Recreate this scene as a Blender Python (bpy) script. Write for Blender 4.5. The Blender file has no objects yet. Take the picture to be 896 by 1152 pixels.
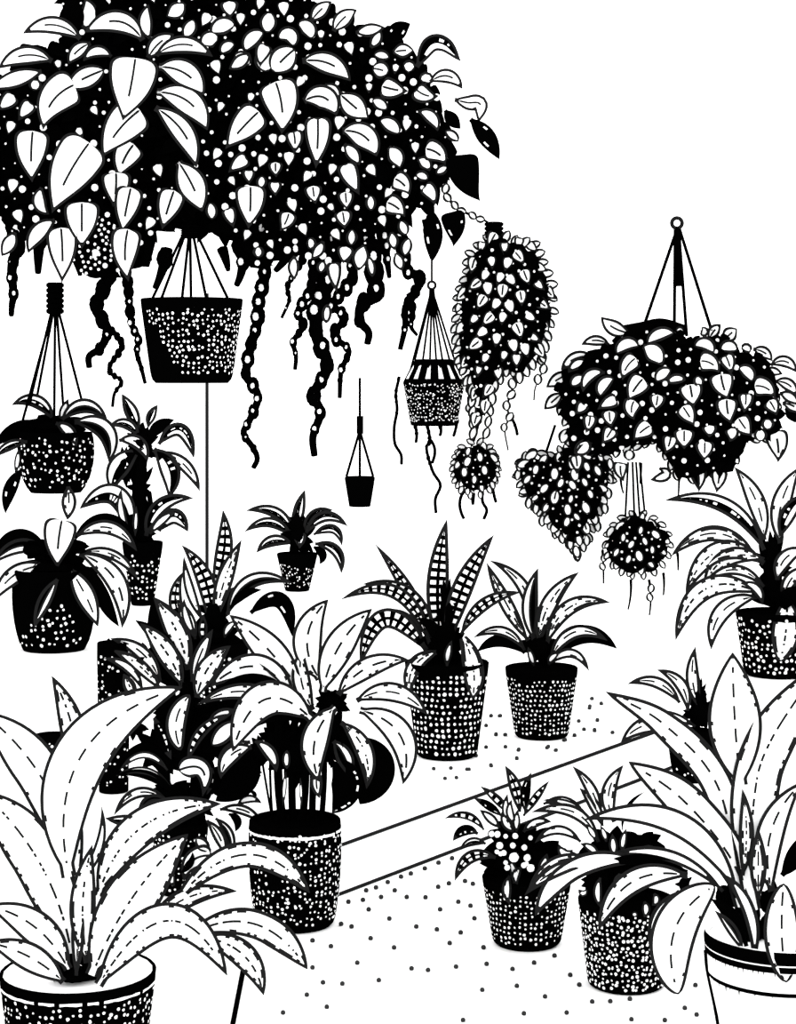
import bpy, math, random
from mathutils import Vector
R_ = random.Random(7)
K_ = 2200/1200
F, HC, CX, HY = 2200.0, 1.5, 448.0, 420.0
sc = bpy.context.scene
col = sc.collection

# ------------------------------------------------------------------ materials
def mat(name, c, rough=1.0):
    m = bpy.data.materials.new(name); m.use_nodes = True
    nt = m.node_tree; b = nt.nodes['Principled BSDF']
    b.inputs['Roughness'].default_value = rough
    b.inputs['Specular IOR Level'].default_value = 0.0
    n = nt.nodes.new('ShaderNodeTexNoise'); n.inputs['Scale'].default_value = 40
    r = nt.nodes.new('ShaderNodeMix'); r.data_type = 'RGBA'
    r.inputs[6].default_value = (*[x*0.97 for x in c], 1); r.inputs[7].default_value = (*c, 1)
    tc = nt.nodes.new('ShaderNodeTexCoord')
    nt.links.new(tc.outputs['Object'], n.inputs['Vector'])
    nt.links.new(n.outputs['Fac'], r.inputs[0]); nt.links.new(r.outputs[2], b.inputs['Base Color'])
    return m
WHITE = mat('matt_white', (.93, .93, .93))
INK = mat('dark_ink', (.009, .009, .009))
BLACK = mat('matt_black', (.0004, .0004, .0004))
GREY = mat('soft_grey', (.025, .025, .025))
SLOTS = [WHITE, INK, BLACK, GREY]
W, I, B, G = 0, 1, 2, 3

# ------------------------------------------------------------------ helpers
def un(px, py, D): return Vector(((px-CX)/F*D, D, HC-(py-HY)/F*D))
def floor_pt(px, py, z=0.0):
    D = (HC-z)*F/(py-HY); return Vector(((px-CX)/F*D, D, z))

class MB:
    def __init__(s): s.v = []; s.f = []; s.m = []
    def add(s, verts, faces, mats):
        o = len(s.v); s.v += [tuple(v) for v in verts]
        s.f += [tuple(i+o for i in f) for f in faces]
        s.m += mats if isinstance(mats, list) else [mats]*len(faces)
    def join(s, o): s.add(o.v, o.f, o.m)
    def build(s, name, parent=None, smooth=False):
        me = bpy.data.meshes.new(name)
        off = parent.location if parent is not None else Vector((0, 0, 0))
        if parent is not None and parent.type == 'MESH': off = Vector(parent['_o'])
        org = off.copy()
        if parent is None and s.v:
            n = len(s.v); org = Vector((sum(v[0] for v in s.v)/n, sum(v[1] for v in s.v)/n, min(v[2] for v in s.v)))
            if name == 'floor': org = Vector((0, 0, 0))
        me.from_pydata([(v[0]-org.x, v[1]-org.y, v[2]-org.z) for v in s.v], [], s.f)
        used = sorted(set(s.m)); mp = {k: i for i, k in enumerate(used)}
        for k in used: me.materials.append(SLOTS[k])
        me.polygons.foreach_set('material_index', [mp[k] for k in s.m])
        if smooth: me.polygons.foreach_set('use_smooth', [True]*len(s.f))
        me.update()
        o = bpy.data.objects.new(name, me); col.objects.link(o)
        if parent is not None: o.parent = parent
        else: o.location = org
        return o

def catmull(pts, n):
    P = [Vector(p) for p in pts]
    if len(P) == 2: P = [P[0], (P[0]+P[1])/2, P[1]]
    Q = [P[0]*2-P[1]]+P+[P[-1]*2-P[-2]]
    out = []
    if len(P) == 3:
        d1, d2 = (P[1]-P[0]).length, (P[2]-P[1]).length; tm = min(max(d1/max(d1+d2, 1e-9), .3), .7)
        c1 = (P[1]-P[0]*(1-tm)**2-P[2]*tm**2)/(2*tm*(1-tm))
        out = [P[0]*(1-k/24)**2+c1*(2*(k/24)*(1-k/24))+P[2]*(k/24)**2 for k in range(24)]
    for i in (range(1, len(Q)-2) if len(P) != 3 else ()):
        for k in range(12):
            t = k/12; a, b, c, d = Q[i-1], Q[i], Q[i+1], Q[i+2]
            out.append(0.5*((2*b)+(c-a)*t+(2*a-5*b+4*c-d)*t*t+(3*b-a-3*c+d)*t**3))
    out.append(P[-1])
    L = [0]
    for i in range(1, len(out)): L.append(L[-1]+(out[i]-out[i-1]).length)
    T = L[-1] or 1; res = []; j = 0
    for k in range(n+1):
        s = T*k/n
        while j < len(out)-2 and L[j+1] < s: j += 1
        u = (s-L[j])/max(L[j+1]-L[j], 1e-9)
        res.append(out[j].lerp(out[j+1], min(max(u, 0), 1)))
    return res, T

def tube(mb, pts, r, m=B, sides=7, n=None):
    """pts 3D, r float or list per control point"""
    n = n or max(4, len(pts)*6)
    P, _ = catmull(pts, n)
    rr = [r]*len(pts) if not isinstance(r, (list, tuple)) else list(r)
    V = []; Fc = []
    for i, p in enumerate(P):
        t = (P[min(i+1, n)]-P[max(i-1, 0)]).normalized()
        a = t.cross(Vector((0, 1, 0)) if abs(t.y) < .9 else Vector((1, 0, 0))).normalized(); b = t.cross(a)
        u = i/n*(len(rr)-1); k = min(int(u), len(rr)-2); q = rr[k]*(1-(u-k))+rr[k+1]*(u-k)
        for s in range(sides):
            th = 2*math.pi*s/sides; V.append(p+(a*math.cos(th)+b*math.sin(th))*q)
    for i in range(n):
        for s in range(sides):
            s2 = (s+1) % sides
            Fc.append((i*sides+s, i*sides+s2, (i+1)*sides+s2, (i+1)*sides+s))
    Fc.append(tuple(range(sides-1, -1, -1))); Fc.append(tuple(n*sides+s for s in range(sides)))
    mb.add(V, Fc, m)

def ball(mb, c, r, m=B, lump=0.0, seg=8, rng=4, sq=(1, 1, 1)):
    V = [Vector((c.x, c.y, c.z+r*sq[2]))]; Fc = []
    for i in range(1, rng):
        ph = math.pi*i/rng
        for s in range(seg):
            th = 2*math.pi*(s+.5*(i % 2))/seg; q = r*(1+R_.uniform(-lump, lump))
            V.append(Vector((c.x+q*sq[0]*math.sin(ph)*math.cos(th), c.y+q*sq[1]*math.sin(ph)*math.sin(th), c.z+q*sq[2]*math.cos(ph))))
    V.append(Vector((c.x, c.y, c.z-r*sq[2])))
    for s in range(seg):
        Fc.append((0, 1+s, 1+(s+1) % seg))
        Fc.append((len(V)-1, 1+(rng-2)*seg+(s+1) % seg, 1+(rng-2)*seg+s))
    for i in range(rng-2):
        for s in range(seg):
            s2 = (s+1) % seg
            Fc.append((1+i*seg+s, 1+(i+1)*seg+s, 1+(i+1)*seg+s2, 1+i*seg+s2))
    mb.add(V, Fc, m)

def prof(kind, t):
    if kind == 'H':      # heart
        if t < .22: return max(.0, math.sin(math.pi/2*(t/.22)))**.55
        return max(0, math.cos(math.pi/2*((t-.22)/.78)))**1.08
    if kind == 'S':      # strap
        b = .38+.62*math.sin(math.pi/2*min(t/.45, 1))
        return b*(1 if t < .6 else max(0, math.cos(math.pi/2*((t-.6)/.4)))**.8)
    if kind == 'O':      # oval
        return max(0, math.sin(math.pi*t))**.55
    # lance
    b = .22*(1-t) if t < .3 else 0
    return min(1, max(b, math.sin(math.pi*min(1, t**.92)))**.85)

def leafgeo(mb, pts, w, D0, D1, style='plain', kind='L', rim=2.3, fold=.25, roll=0.0, bow=0.0, thick=.0011, seed=None, potbox=None):
    rnd = random.Random(seed if seed is not None else R_.random())
    P2 = [Vector((p[0], p[1], 0)) for p in pts]
    _, L = catmull(P2, 4)
    step = 2.3 if L > 40 else 2.0
    n = int(max(6, min(90, L/step)))
    P, L = catmull(P2, n)
    hwm = w/2.0; V = []
    rim = min(rim+1.3, hwm*.55)
    if style == 'ladder': rim = max(min(3.4, hwm*.5), hwm*.30)
    rows = []
    for i, p in enumerate(P):
        t = i/n; a = P[min(i+1, n)]-P[max(i-1, 0)]; a.normalize()
        nrm = Vector((-a.y, a.x, 0))
        hw = max(.35, hwm*prof(kind, t))
        D = D0+(D1-D0)*t-bow*math.sin(math.pi*t)
        if potbox:
            (bx, byt, bR, bD) = potbox; rp = bR*F/bD
            ramp = min(1, max(0, (p.y-byt)/14)); ex = max(0, abs(p.x-bx)-rp)
            push = ramp*(bR+.012+.02*ramp)*max(0, 1-ex/25)
            if push > 0: D = min(D, bD-push)
        inn = max(hw-rim, .12); ve = min(1.35 if hwm > 12 else 1.1, inn*.6); fl = max(inn-2.0, ve+.01 if inn > ve+.02 else inn-.005)
        ve = min(ve, fl*.95)
        if style == 'ladder' and hwm > 7: ve = inn*.16+.5; fl = inn*.95; ve = min(ve, fl*.9)
        rows.append(hw)
        for o in (-hw, -inn, -fl, -ve, ve, fl, inn, hw):
            om = o/F*D; x = 1-abs(o)/hwm
            sh = -.15*L*(min(1, abs(o)/hwm))**1.5*(1-t)**3 if kind == 'H' and L < 2.2*w else 0
            V.append(un(p.x+nrm.x*o+a.x*sh, p.y+nrm.y*o+a.y*sh, D+fold*hwm/F*D*x+roll*om))
    N = len(V)
    for v in list(V): V.append(v*((v.y+thick)/v.y) if False else Vector((v.x, v.y+thick, v.z)))
    Fc = []; M = []
    lad = 0; dash = rnd.uniform(0, 1); fl_on = [0, 0]
    for i in range(n):
        t = (i+.5)/n; hw = (rows[i]+rows[i+1])/2
        ms = [I, W, W, W, W, W, I]
        if i % 2 == 0:
            p_ = .55 if style == 'mott' else (.10 if style == 'plain' else 0)
            fl_on = [rnd.random() < p_*.6, rnd.random() < p_]
        if style == 'black': ms = [B]*7
        elif style == 'spot': ms = [B, W if (.3 < t < .38) else B, B, B, B, W if .55 < t < .66 else B, B]
        elif hw < rim+.6: ms = [I]*7
        elif style in ('plain', 'mott'):
            if hwm > 6 and t > .05 and t < .9:
                ph = (t*L/26+dash) % 1
                if style == 'plain' and ph < .62: ms[3] = I
                if style == 'mott' and ph < .75 and rnd.random() < .8: ms[3] = I
            if fl_on[0] and hwm > 8: ms[1] = I
            if fl_on[1] and hwm > 5: ms[5] = I
            if style == 'mott' and hwm <= 8: ms[1] = W
        elif style == 'vein':
            if t < .62: ms[3] = I
        elif style == 'clear': pass
        elif style == 'ladder':
            on = (i % 4) < 2
            ms = [I, B, W if on else B, B, W if on else B, B, I]
            if hwm < 7: ms = [I, W if on else B, W if on else B, W if on else B, B, B, I]
            if t < .12: ms = [B]*7
        elif style == 'dots':
            on = (i % 3) != 2
            ms = [B, W if on and rnd.random() < .6 else B, B, B, B, B, B]
        elif style == 'streak':
            ms = [I, B, B, B, W, W, I] if .22 < t < .9 else [I, B, B, B, B, B, I]
            if .3 < t < .8 and rnd.random() < .3: ms[2] = W
        elif style == 'split':
            ms = [I, W, W, I, B, B, I] if .1 < t < .9 else [I, B, B, B, B, B, I]
        for s in range(7):
            a = i*8+s
            Fc.append((a, a+1, a+9, a+8)); M.append(ms[s])
            Fc.append((N+a, N+a+8, N+a+9, N+a+1)); M.append(ms[s])
        a = i*8; Fc.append((a, a+8, N+a+8, N+a)); M.append(I if style != 'black' else B)
        a = i*8+7; Fc.append((a, N+a, N+a+8, a+8)); M.append(I if style != 'black' else B)
    for a0 in (0, n*8):
        for s in range(7):
            a = a0+s; Fc.append((a, a+1, N+a+1, N+a)); M.append(B)
    mb.add(V, Fc, M)

class Z:
    def __init__(s, x0, y0, k): s.x0, s.y0, s.k = x0, y0, k
    def p(s, c): return [(s.x0+c[i]/s.k, s.y0+c[i+1]/s.k) for i in range(0, len(c), 2)]

def empty(name, loc, label, cat, group=None):
    o = bpy.data.objects.new(name, None); col.objects.link(o); o.location = loc
    o.empty_display_size = .05
    o['label'] = label; o['category'] = cat
    if group: o['group'] = group
    return o

def lathe(mb, cx, cy, prof_, m=B, seg=40, mats=None):
    V = []; Fc = []; M = []
    for r, z in prof_:
        for s in range(seg):
            th = 2*math.pi*s/seg; V.append((cx+r*math.sin(th), cy-r*math.cos(th), z))
    for i in range(len(prof_)-1):
        for s in range(seg):
            s2 = (s+1) % seg
            Fc.append((i*seg+s, i*seg+s2, (i+1)*seg+s2, (i+1)*seg+s)); M.append(mats[i] if mats else m)
    Fc.append(tuple(range(seg-1, -1, -1))); M.append(mats[0] if mats else m)
    Fc.append(tuple((len(prof_)-1)*seg+s for s in range(seg))); M.append(mats[-1] if mats else m)
    mb.add(V, Fc, M)

def pot_geo(root, cx, cy, rt, rb, zt, zb, D, belly=0.0, sp=6.0, dr=1.75, dens=.9, lo=.12, hi=.9, mask=None, rimline=False, corner=.06, rimh=0.0, fuzz=.25, seed=1, name='pot', soil=True, nseg=40, sides=None):
    """cx,cy metres; builds pot (child) with raised white dots, and dark soil"""
    rnd = random.Random(seed); h = zt-zb; m = D/F
    def rad(v):
        r = rb+(rt-rb)*v+belly*math.sin(math.pi*v)
        if v < corner: r *= .90+.10*math.sqrt(max(0, 1-(1-v/corner)**2))
        return r
    vs = [0, corner*.3, corner*.6, corner, .2, .35, .5, .65, .8, .9]
    pr = [(rad(v), zb+h*v) for v in vs]
    if rimh: pr += [(rad(1-rimh), zb+h*(1-rimh)), (rad(1-rimh)+2*m, zb+h*(1-rimh)+.001), (rt+2*m, zt-.002), (rt+m, zt), (rt-3*m, zt), (rt-3.5*m, zt-.03*h/.2)]
    else: pr += [(rt-.5*m, zt-1.2*m), (rt-1.5*m, zt), (rt-4*m, zt), (rt-4.5*m, zt-.1*h)]
    mb = MB(); lathe(mb, cx, cy, pr, B, sides or nseg)
    # dots
    rows = int(h*(hi-lo)/(sp*m))
    for i in range(rows+1):
        v0 = lo+(hi-lo)*i/max(rows, 1); r0 = rad(v0)
        nc = int(2*math.pi*r0/(sp*m)); ph = rnd.random()
        for j in range(nc):
            th = 2*math.pi*(j+ph*.5+rnd.uniform(-fuzz, fuzz)*.7)/nc; v = v0+rnd.uniform(-fuzz, fuzz)*sp*m/h
            tt = math.atan2(math.sin(th), math.cos(th))
            d = dens if mask is None else dens*mask(tt, v)
            if rnd.random() > d or not (lo*.9 <= v <= hi): continue
            r = rad(v)+.0006; q = dr*m*rnd.uniform(.52, 1.02)
            nx, ny = math.sin(th), -math.cos(th); tx, ty = math.cos(th), math.sin(th)
            c = Vector((cx+nx*(r+.0008), cy+ny*(r+.0008), zb+h*v))
            V = [c]; k = 7
            sl = (rad(min(v+.02, 1))-rad(max(v-.02, 0)))/(.04*h)
            for a in range(k):
                aa = 2*math.pi*a/k; rr = q*rnd.uniform(.8, 1.15)
                u = math.cos(aa)*rr; w = math.sin(aa)*rr
                V.append(Vector((cx+nx*(r+sl*w)+tx*u, cy+ny*(r+sl*w)+ty*u, zb+h*v+w)))
            mb.add(V, [(0, 1+a, 1+(a+1) % k) for a in range(k)], W)
    pot = mb.build(name, root); pot['_o'] = tuple(root.location)
    if rimline:  # white strip that imitates a highlight below the rim
        mb = MB(); P = []
        rr = rad(rimline)+.0006
        seg = 90; V = []; Fc = []
        for s in range(seg):
            th = 2*math.pi*s/seg; a = 1.3*m*(1+.35*rnd.uniform(-1, 1)); b = 1.6*m*(1+.35*rnd.uniform(-1, 1))
            for dz, dr_ in ((-b, .0002), (0, .0012), (a, .0002)):
                z = zb+h*rimline+dz; q = rad((z-zb)/h)+dr_
                V.append((cx+q*math.sin(th), cy-q*math.cos(th), z))
        for s in range(seg):
            if rnd.random() < .06: continue
            s2 = (s+1) % seg
            for k in range(2): Fc.append((s*3+k, s2*3+k, s2*3+k+1, s*3+k+1))
        mb.add(V, Fc, W)
        o = mb.build('rim_highlight', pot); o['label'] = 'thin white painted highlight line around the pot below its rim'
    if soil:
        gv = soil == 'gravel'; k = .25 if gv else 1
        mb = MB(); lathe(mb, cx, cy, [(rt-4.6*m, zt-.09*h), (rt-4.6*m, zt-.055*h*k), (rt*.5, zt-.03*h*k), (.01, zt-.025*h*k)], W if gv else B, 24)
        mb.build('gravel' if gv else 'soil', root)
    return pot

class Plant:
    def __init__(s, name, label, cat, D, base, group=None):
        s.D = D; s.root = empty(name, base, label, cat, group); s.L = []; s.fol = MB(); s.potbox = None
    def leaves(s, z, items, spread=.7, partname='leaf', rim=2.3, D=None, base_step=.003, bow=.06, lim=1.0):
        """items ordered back to front"""
        n = len(items); D = D or s.D
        for i, it in enumerate(items):
            c, w = it[0], it[1]; style = it[2] if len(it) > 2 else 'plain'; kind = it[3] if len(it) > 3 else 'L'
            P = z.p(c); w = w/z.k
            L = sum(math.dist(P[k], P[k+1]) for k in range(len(P)-1)); Lm = L/F*D
            f = .5-i/max(n-1, 1)
            mb = MB()
            dD = it[4] if len(it) > 4 else 0
            leafgeo(mb, P, w, D+dD-i*base_step, D+dD-i*base_step+spread*Lm*f*lim, style, kind, rim, bow=bow*Lm, roll=R_.uniform(-.25, .25), potbox=s.potbox)
            s.L.append((L*w, partname, mb))
    def finish(s, cap=100):
        s.L.sort(key=lambda a: -a[0])
        for k, (a, nm, mb) in enumerate(s.L):
            if k < cap: mb.build(nm, s.root)
            else: s.fol.join(mb)
        if s.fol.f:
            o = s.fol.build('foliage', s.root); o['kind'] = 'stuff'
    def core(s, ells, D=None, dark=True, nl=34, name='crown'):
        """dark heart of a plant: lumpy mass with short dark leaves. ells: (x,y,rx,ry) px"""
        D = (D or s.D)+.02; mb = MB()
        for (x, y, rx, ry) in ells:
            m = D/F
            ball(mb, un(x, y, D), 1.0, B, .0, 12, 8, (rx*m*.62, rx*m*.6, ry*m*.66))
            for k in range(nl):
                a = R_.uniform(0, 2*math.pi); l = R_.uniform(.6, 1.25)
                p0 = (x, y); p1 = (x+rx*l*math.cos(a), y+ry*l*math.sin(a))
                leafgeo(mb, [p0, p1], max(5, rx*.5), D, D+R_.uniform(-.5, .7)*rx*m, 'black', 'L', 1)
        mb.build(name, s.root)
    def stems(s, z, items, D=None, m=B):
        D = D or s.D
        for c, w in items:
            mb = MB(); P = z.p(c)
            tube(mb, [un(p[0], p[1], D+R_.uniform(-.01, .01)) for p in P], w/z.k/2/F*D, m)
            mb.build('stem', s.root)

def floor_pot(P, x0, x1, yt, xb0, xb1, yb, **kw):
    """front edge of the pot's foot stands on the floor at pixel row yb"""
    Df = HC*F/(yb-HY); D = Df
    for _ in range(4): rb = (xb1-xb0)/2/F*D; D = Df+rb
    cx = ((x0+x1)/2-CX)/F*D; rt = (x1-x0)/2/F*D
    zt = HC-(yt-HY)/F*D
    return cx, D, rt, rb, zt

def potted(name, label, x0, x1, yt, xb0, xb1, yb, group=None, cat='potted plant', **kw):
    cx, D, rt, rb, zt = floor_pot(None, x0, x1, yt, xb0, xb1, yb)
    P = Plant(name, label, cat, D, (cx, D, 0), group)
    pot_geo(P.root, cx, D, rt, rb, zt, 0.0, D, **kw)
    P.cx = cx; P.zt = zt; P.potbox = ((x0+x1)/2, yt, max(rt, rb)+kw.get('belly', 0), D)
    return P

# polygons
def inside(poly, x, y):
    c = False; n = len(poly); j = n-1
    for i in range(n):
        xi, yi = poly[i]; xj, yj = poly[j]
        if (yi > y) != (yj > y) and x < (xj-xi)*(y-yi)/(yj-yi)+xi: c = not c
        j = i
    return c
def edge_d(poly, x, y):
    d = 1e9; n = len(poly)
    for i in range(n):
        ax, ay = poly[i]; bx, by = poly[(i+1) % n]
        dx, dy = bx-ax, by-ay; t = max(0, min(1, ((x-ax)*dx+(y-ay)*dy)/(dx*dx+dy*dy+1e-9)))
        d = min(d, math.hypot(x-ax-dx*t, y-ay-dy*t))
    return d
def scatter(poly, sp, erode, avoid=(), tries=4000, rnd=R_):
    xs = [p[0] for p in poly]; ys = [p[1] for p in poly]; out = []
    for _ in range(tries):
        x = rnd.uniform(min(xs), max(xs)); y = rnd.uniform(min(ys), max(ys))
        if not inside(poly, x, y) or edge_d(poly, x, y) < erode: continue
        if any((x-a)**2+(y-b)**2 < sp*sp for a, b in out): continue
        if any((x-a)**2+(y-b)**2 < q*q for a, b, q in avoid): continue
        out.append((x, y))
    return out

def dome(poly, D, th):
    cx = sum(p[0] for p in poly)/len(poly); cy = sum(p[1] for p in poly)/len(poly)
    mx = max(edge_d(poly, cx, cy), 1)
    def f(x, y):
        e = edge_d(poly, x, y) if inside(poly, x, y) else 0
        return D-th*math.sqrt(max(0, 1-(1-min(e/mx, 1))**2))
    return f

def perim(P, poly, D, th, lsize, part='leaf', ymin=-99, style='clear'):
    cx = sum(p[0] for p in poly)/len(poly); cy = sum(p[1] for p in poly)/len(poly)
    per = []; nn = len(poly)
    for i in range(nn):
        ax, ay = poly[i]; bx, by = poly[(i+1) % nn]; ln = math.hypot(bx-ax, by-ay); kk = max(1, round(ln/(lsize*.72)))
        per += [(ax+(bx-ax)*q/kk, ay+(by-ay)*q/kk) for q in range(kk)]
    for (x, y) in per:
        if y < ymin: continue
        vx, vy = x-cx, y-cy; ln = math.hypot(vx, vy) or 1; vx /= ln; vy = vy/ln+.8
        a = math.atan2(vy, vx)+R_.uniform(-.3, .3); l = lsize*R_.uniform(.85, 1.05); x -= 1.5*vx; mb = MB()
        leafgeo(mb, [(x-l*.55*math.cos(a), y-l*.55*math.sin(a)), (x+l*.45*math.cos(a), y+l*.45*math.sin(a))], l*.66, D-th*.15, D-th*.1, style, 'O', 1.5)
        P.L.append((l*l, part, mb))

def cluster(P, poly, D, th, lsize, sp, wr=.75, bead_r=1.3, beads=True, dark=1.0, kind='H', blob=None, spread=.6, rim=2.2, up=0.0, part='leaf', avoid=()):
    """a mound of small overlapping leaves: dark heart, dark leaves, outlined leaves, pale buds"""
    dm = dome(poly, D, th); m = D/F
    cx = sum(p[0] for p in poly)/len(poly); cy = sum(p[1] for p in poly)/len(poly)
    br = blob or lsize*.9
    fol = P.fol
    for (x, y) in scatter(poly, br*.55, br*1.05, tries=2500):
        d = dm(x, y)+br*m*1.35
        ball(fol, un(x, y, d), br*m, B, .12, 8, 5)
        if d < D+th*.2: ball(fol, un(x, y, 2*D-d+.0), br*m, B, .12, 8, 5)
    for (x, y) in scatter(poly, lsize*.30/dark, lsize*.55, tries=3000):
        a = math.atan2(y-cy+lsize*1.2, x-cx)+R_.uniform(-.7, .7); l = lsize*R_.uniform(.6, .95)
        d = dm(x, y)+lsize*m*.45
        leafgeo(fol, [(x-l*.5*math.cos(a), y-l*.5*math.sin(a)), (x+l*.5*math.cos(a), y+l*.5*math.sin(a))], l*.7, d, d-.1*l*m, 'black', 'H', 1)
    pts = scatter(poly, sp, lsize*.18, avoid=avoid, tries=5000)
    for (x, y) in pts:
        vx = (x-cx)*spread; vy = abs(y-cy)*.35+(lsize*1.4 if y > cy-up else lsize*.4)
        a = math.atan2(vy, vx)+R_.uniform(-.45, .45); l = lsize*R_.uniform(.75, 1.15)
        d = dm(x, y); mb = MB()
        leafgeo(mb, [(x-l*.5*math.cos(a), y-l*.5*math.sin(a)), (x+l*.1*math.cos(a)+R_.uniform(-1, 1), y+l*.1*math.sin(a)), (x+l*.5*math.cos(a), y+l*.5*math.sin(a))], l*wr, d, d-.15*l*m, 'vein' if l > 17 else 'clear', kind, rim*.6 if edge_d(poly, x, y) < lsize else .6, roll=R_.uniform(-.3, .3))
        P.L.append((l*l, part, mb))
    perim(P, poly, D, th, lsize, part)
    if beads:
        av = [(x, y, lsize*.42) for x, y in pts]
        for (x, y) in scatter(poly, sp*.62, lsize*.4, avoid=av, tries=1500):
            r = bead_r*R_.uniform(.6, 1.4)
            ball(fol, un(x, y, dm(x, y)+lsize*m*.2), r*m, W, 0, 7, 4)
    return pts

def vine(P, z, c, th, D, beads=1.0, D1=None, leafy=None, name='trailing_vine', r_end=.42):
    """wavy stem carrying beads or small outlined leaves"""
    pts = z.p(c); m = D/F; mb = MB(); th = th/z.k*(1.18 if beads and not leafy else 1.2)
    n = len(pts); D1 = D1 or D
    P3 = [un(p[0], p[1], D+(D1-D)*i/(n-1)+math.sin(i*2.1)*.01) for i, p in enumerate(pts)]
    L = sum(math.dist(pts[k], pts[k+1]) for k in range(n-1))
    rs = [th/2*m*(1-(1-r_end)*(i/(n-1))**1.2) for i in range(n)]
    tube(mb, P3, [max(r*(.45 if leafy else .85), (1.0 if leafy else 1.9)*m) for r in rs], B, 7, n*7)
    k = int(L/(leafy*2.5 if leafy else max(th*.9, 6)))
    C, _ = catmull(P3, max(k*2, 4))
    for i in range(1, 2*k-1, 2 if not leafy else 1):
        t = i/(2*k); q = C[i]; tt = (C[i+1]-C[i-1]).normalized()
        r = th/2*m*(1-(1-r_end)*t**1.2)
        if leafy:
            if t > .92: continue
            px, py = CX+q.x/q.y*F, HY+(HC-q.z)/q.y*F
            sd = 1 if i % 2 else -1; l = leafy*R_.uniform(1.45, 1.8)*(1-.2*t)
            u = CX+C[i+1].x/C[i+1].y*F-(CX+C[i-1].x/C[i-1].y*F); v = (C[i-1].z-C[i+1].z)/q.y*F
            a = math.atan2(v, u)+sd*R_.uniform(.1, .5)
            leafgeo(mb, [(px-l*.5*math.cos(a)+sd, py-l*.5*math.sin(a)), (px+l*.5*math.cos(a)+sd, py+l*.5*math.sin(a))], l*.82, q.y-r*1.1, q.y-r*1.3, 'clear', 'O', 1.5)
        else:
            rr = r*R_.uniform(.95, 1.35) if t < .85 else r
            ball(mb, q, rr, B, .05, 9, 6, (1, .8, 1.35))
            if beads and R_.random() < beads and t < .9:
                ball(mb, q+Vector((R_.uniform(-.25, .25)*rr, -rr*.55, R_.uniform(-.3, .3)*rr)), rr*R_.uniform(.32, .46), W, 0, 8, 5, (1, 1, 1.3))
                ball(mb, q+Vector((R_.uniform(-.25, .25)*rr, rr*.55, 0)), rr*.36, W, 0, 7, 4)
    mb.build(name, P.root)

def ropes(root, items, r, D, name='rope', m=B, dys=None):
    for i, (a, b) in enumerate(items):
        mb = MB(); da = 0; db = (dys[i] if dys else 0)
        tube(mb, [un(a[0], a[1], D), un(b[0], b[1], D+db)], r/F*D, m, 6, 3)
        mb.build(name, root)

def ring(mb, c, R, r, m=I, seg=24):
    V = []; Fc = []; k = 8
    for i in range(seg):
        a = 2*math.pi*i/seg
        for j in range(k):
            b = 2*math.pi*j/k; q = R+r*math.cos(b)
            V.append((c.x+q*math.cos(a), c.y+r*math.sin(b), c.z+q*math.sin(a)))
    for i in range(seg):
        for j in range(k):
            i2, j2 = (i+1) % seg, (j+1) % k
            Fc.append((i*k+j, i*k+j2, i2*k+j2, i2*k+j))
    mb.add(V, Fc, m)

def coil(root, x, y0, y1, w, D, name='knot', turns=6):
    mb = MB(); m = D/F
    for i in range(turns):
        y = y0+(y1-y0)*(i+.5)/turns
        c = un(x, y, D); h = (y1-y0)/turns*m
        lathe(mb, c.x, c.y, [(w/2*m*.78, c.z-h*.55), (w/2*m, c.z-h*.25), (w/2*m, c.z+h*.25), (w/2*m*.78, c.z+h*.55)], B, 14)
    mb.build(name, root)

exec_order = []
# ================================================================== SETTING
def strip(mb, a, b, wpx, m=I, z=.0015):
    n = 8; L = []
    d = Vector((b[0]-a[0], b[1]-a[1], 0)).normalized(); nx, ny = -d.y*wpx/2, d.x*wpx/2
    V = []
    for i in range(n+1):
        t = i/n; x = a[0]+(b[0]-a[0])*t; y = a[1]+(b[1]-a[1])*t
        V += [floor_pt(x+nx, y+ny, z), floor_pt(x-nx, y-ny, z)]
    mb.add(V, [(2*i, 2*i+1, 2*i+3, 2*i+2) for i in range(n)], m)
fb = MB()
fb.add([(-40, -6, 0), (40, -6, 0), (40, 90, 0), (-40, 90, 0), (-40, -6, -.2), (40, -6, -.2), (40, 90, -.2), (-40, 90, -.2)],
       [(0, 1, 2, 3), (4, 7, 6, 5), (0, 4, 5, 1), (1, 5, 6, 2), (2, 6, 7, 3), (3, 7, 4, 0)], W)
strip(fb, (330, 970), (738, 823), 4.0); strip(fb, (350, 1018), (757, 863), 4.0); strip(fb, (796, 915.5), (818, 909), 4)
strip(fb, (274, 1090), (262, 1152), 6.0, B); strip(fb, (262, 1152), (240, 1260), 6.0, B)
dots = []
z6 = Z(180, 880, 2.8)
for c in [(878,259),(835,277),(791,293),(760,303),(718,320),(681,337),(650,346),(740,346),(697,367),(778,367),(837,368),(640,376),(594,382),(877,335),(658,406),(883,406),(723,435),(571,452),(604,460),(808,460),(873,469),(664,497),(481,504),(539,522),(738,526),(622,574),(481,589),(793,592),(845,597),(690,629),(514,636),(575,640),(463,675),(526,713),(388,731)]:
    dots.append(z6.p(c)[0])
z7 = Z(500, 720, 2.263)
for c in [(376,153),(400,165),(370,177),(390,208),(343,210),(383,232),(356,231),(332,246),(429,239),(119,197),(141,197),(308,258),(132,243),(155,245),(265,275),(285,284),(189,284),(81,298),(119,322),(185,304),(58,333),(31,354),(2,356),
          (20,560),(12,624),(53,618),(73,625),(36,671),(67,681),(77,713),(42,749),(14,776),(100,787),(30,836),(108,829),(174,842),(229,826),(281,808),(321,857),(97,895),(185,885),(344,882),(257,912),(377,925),(423,924),(473,918),(203,955),(312,953),(48,972),(613,941),(643,958),(477,970),(562,972),(640,883)]:
    dots.append(z7.p(c)[0])
z4 = Z(380, 560, 2.8)
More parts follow.
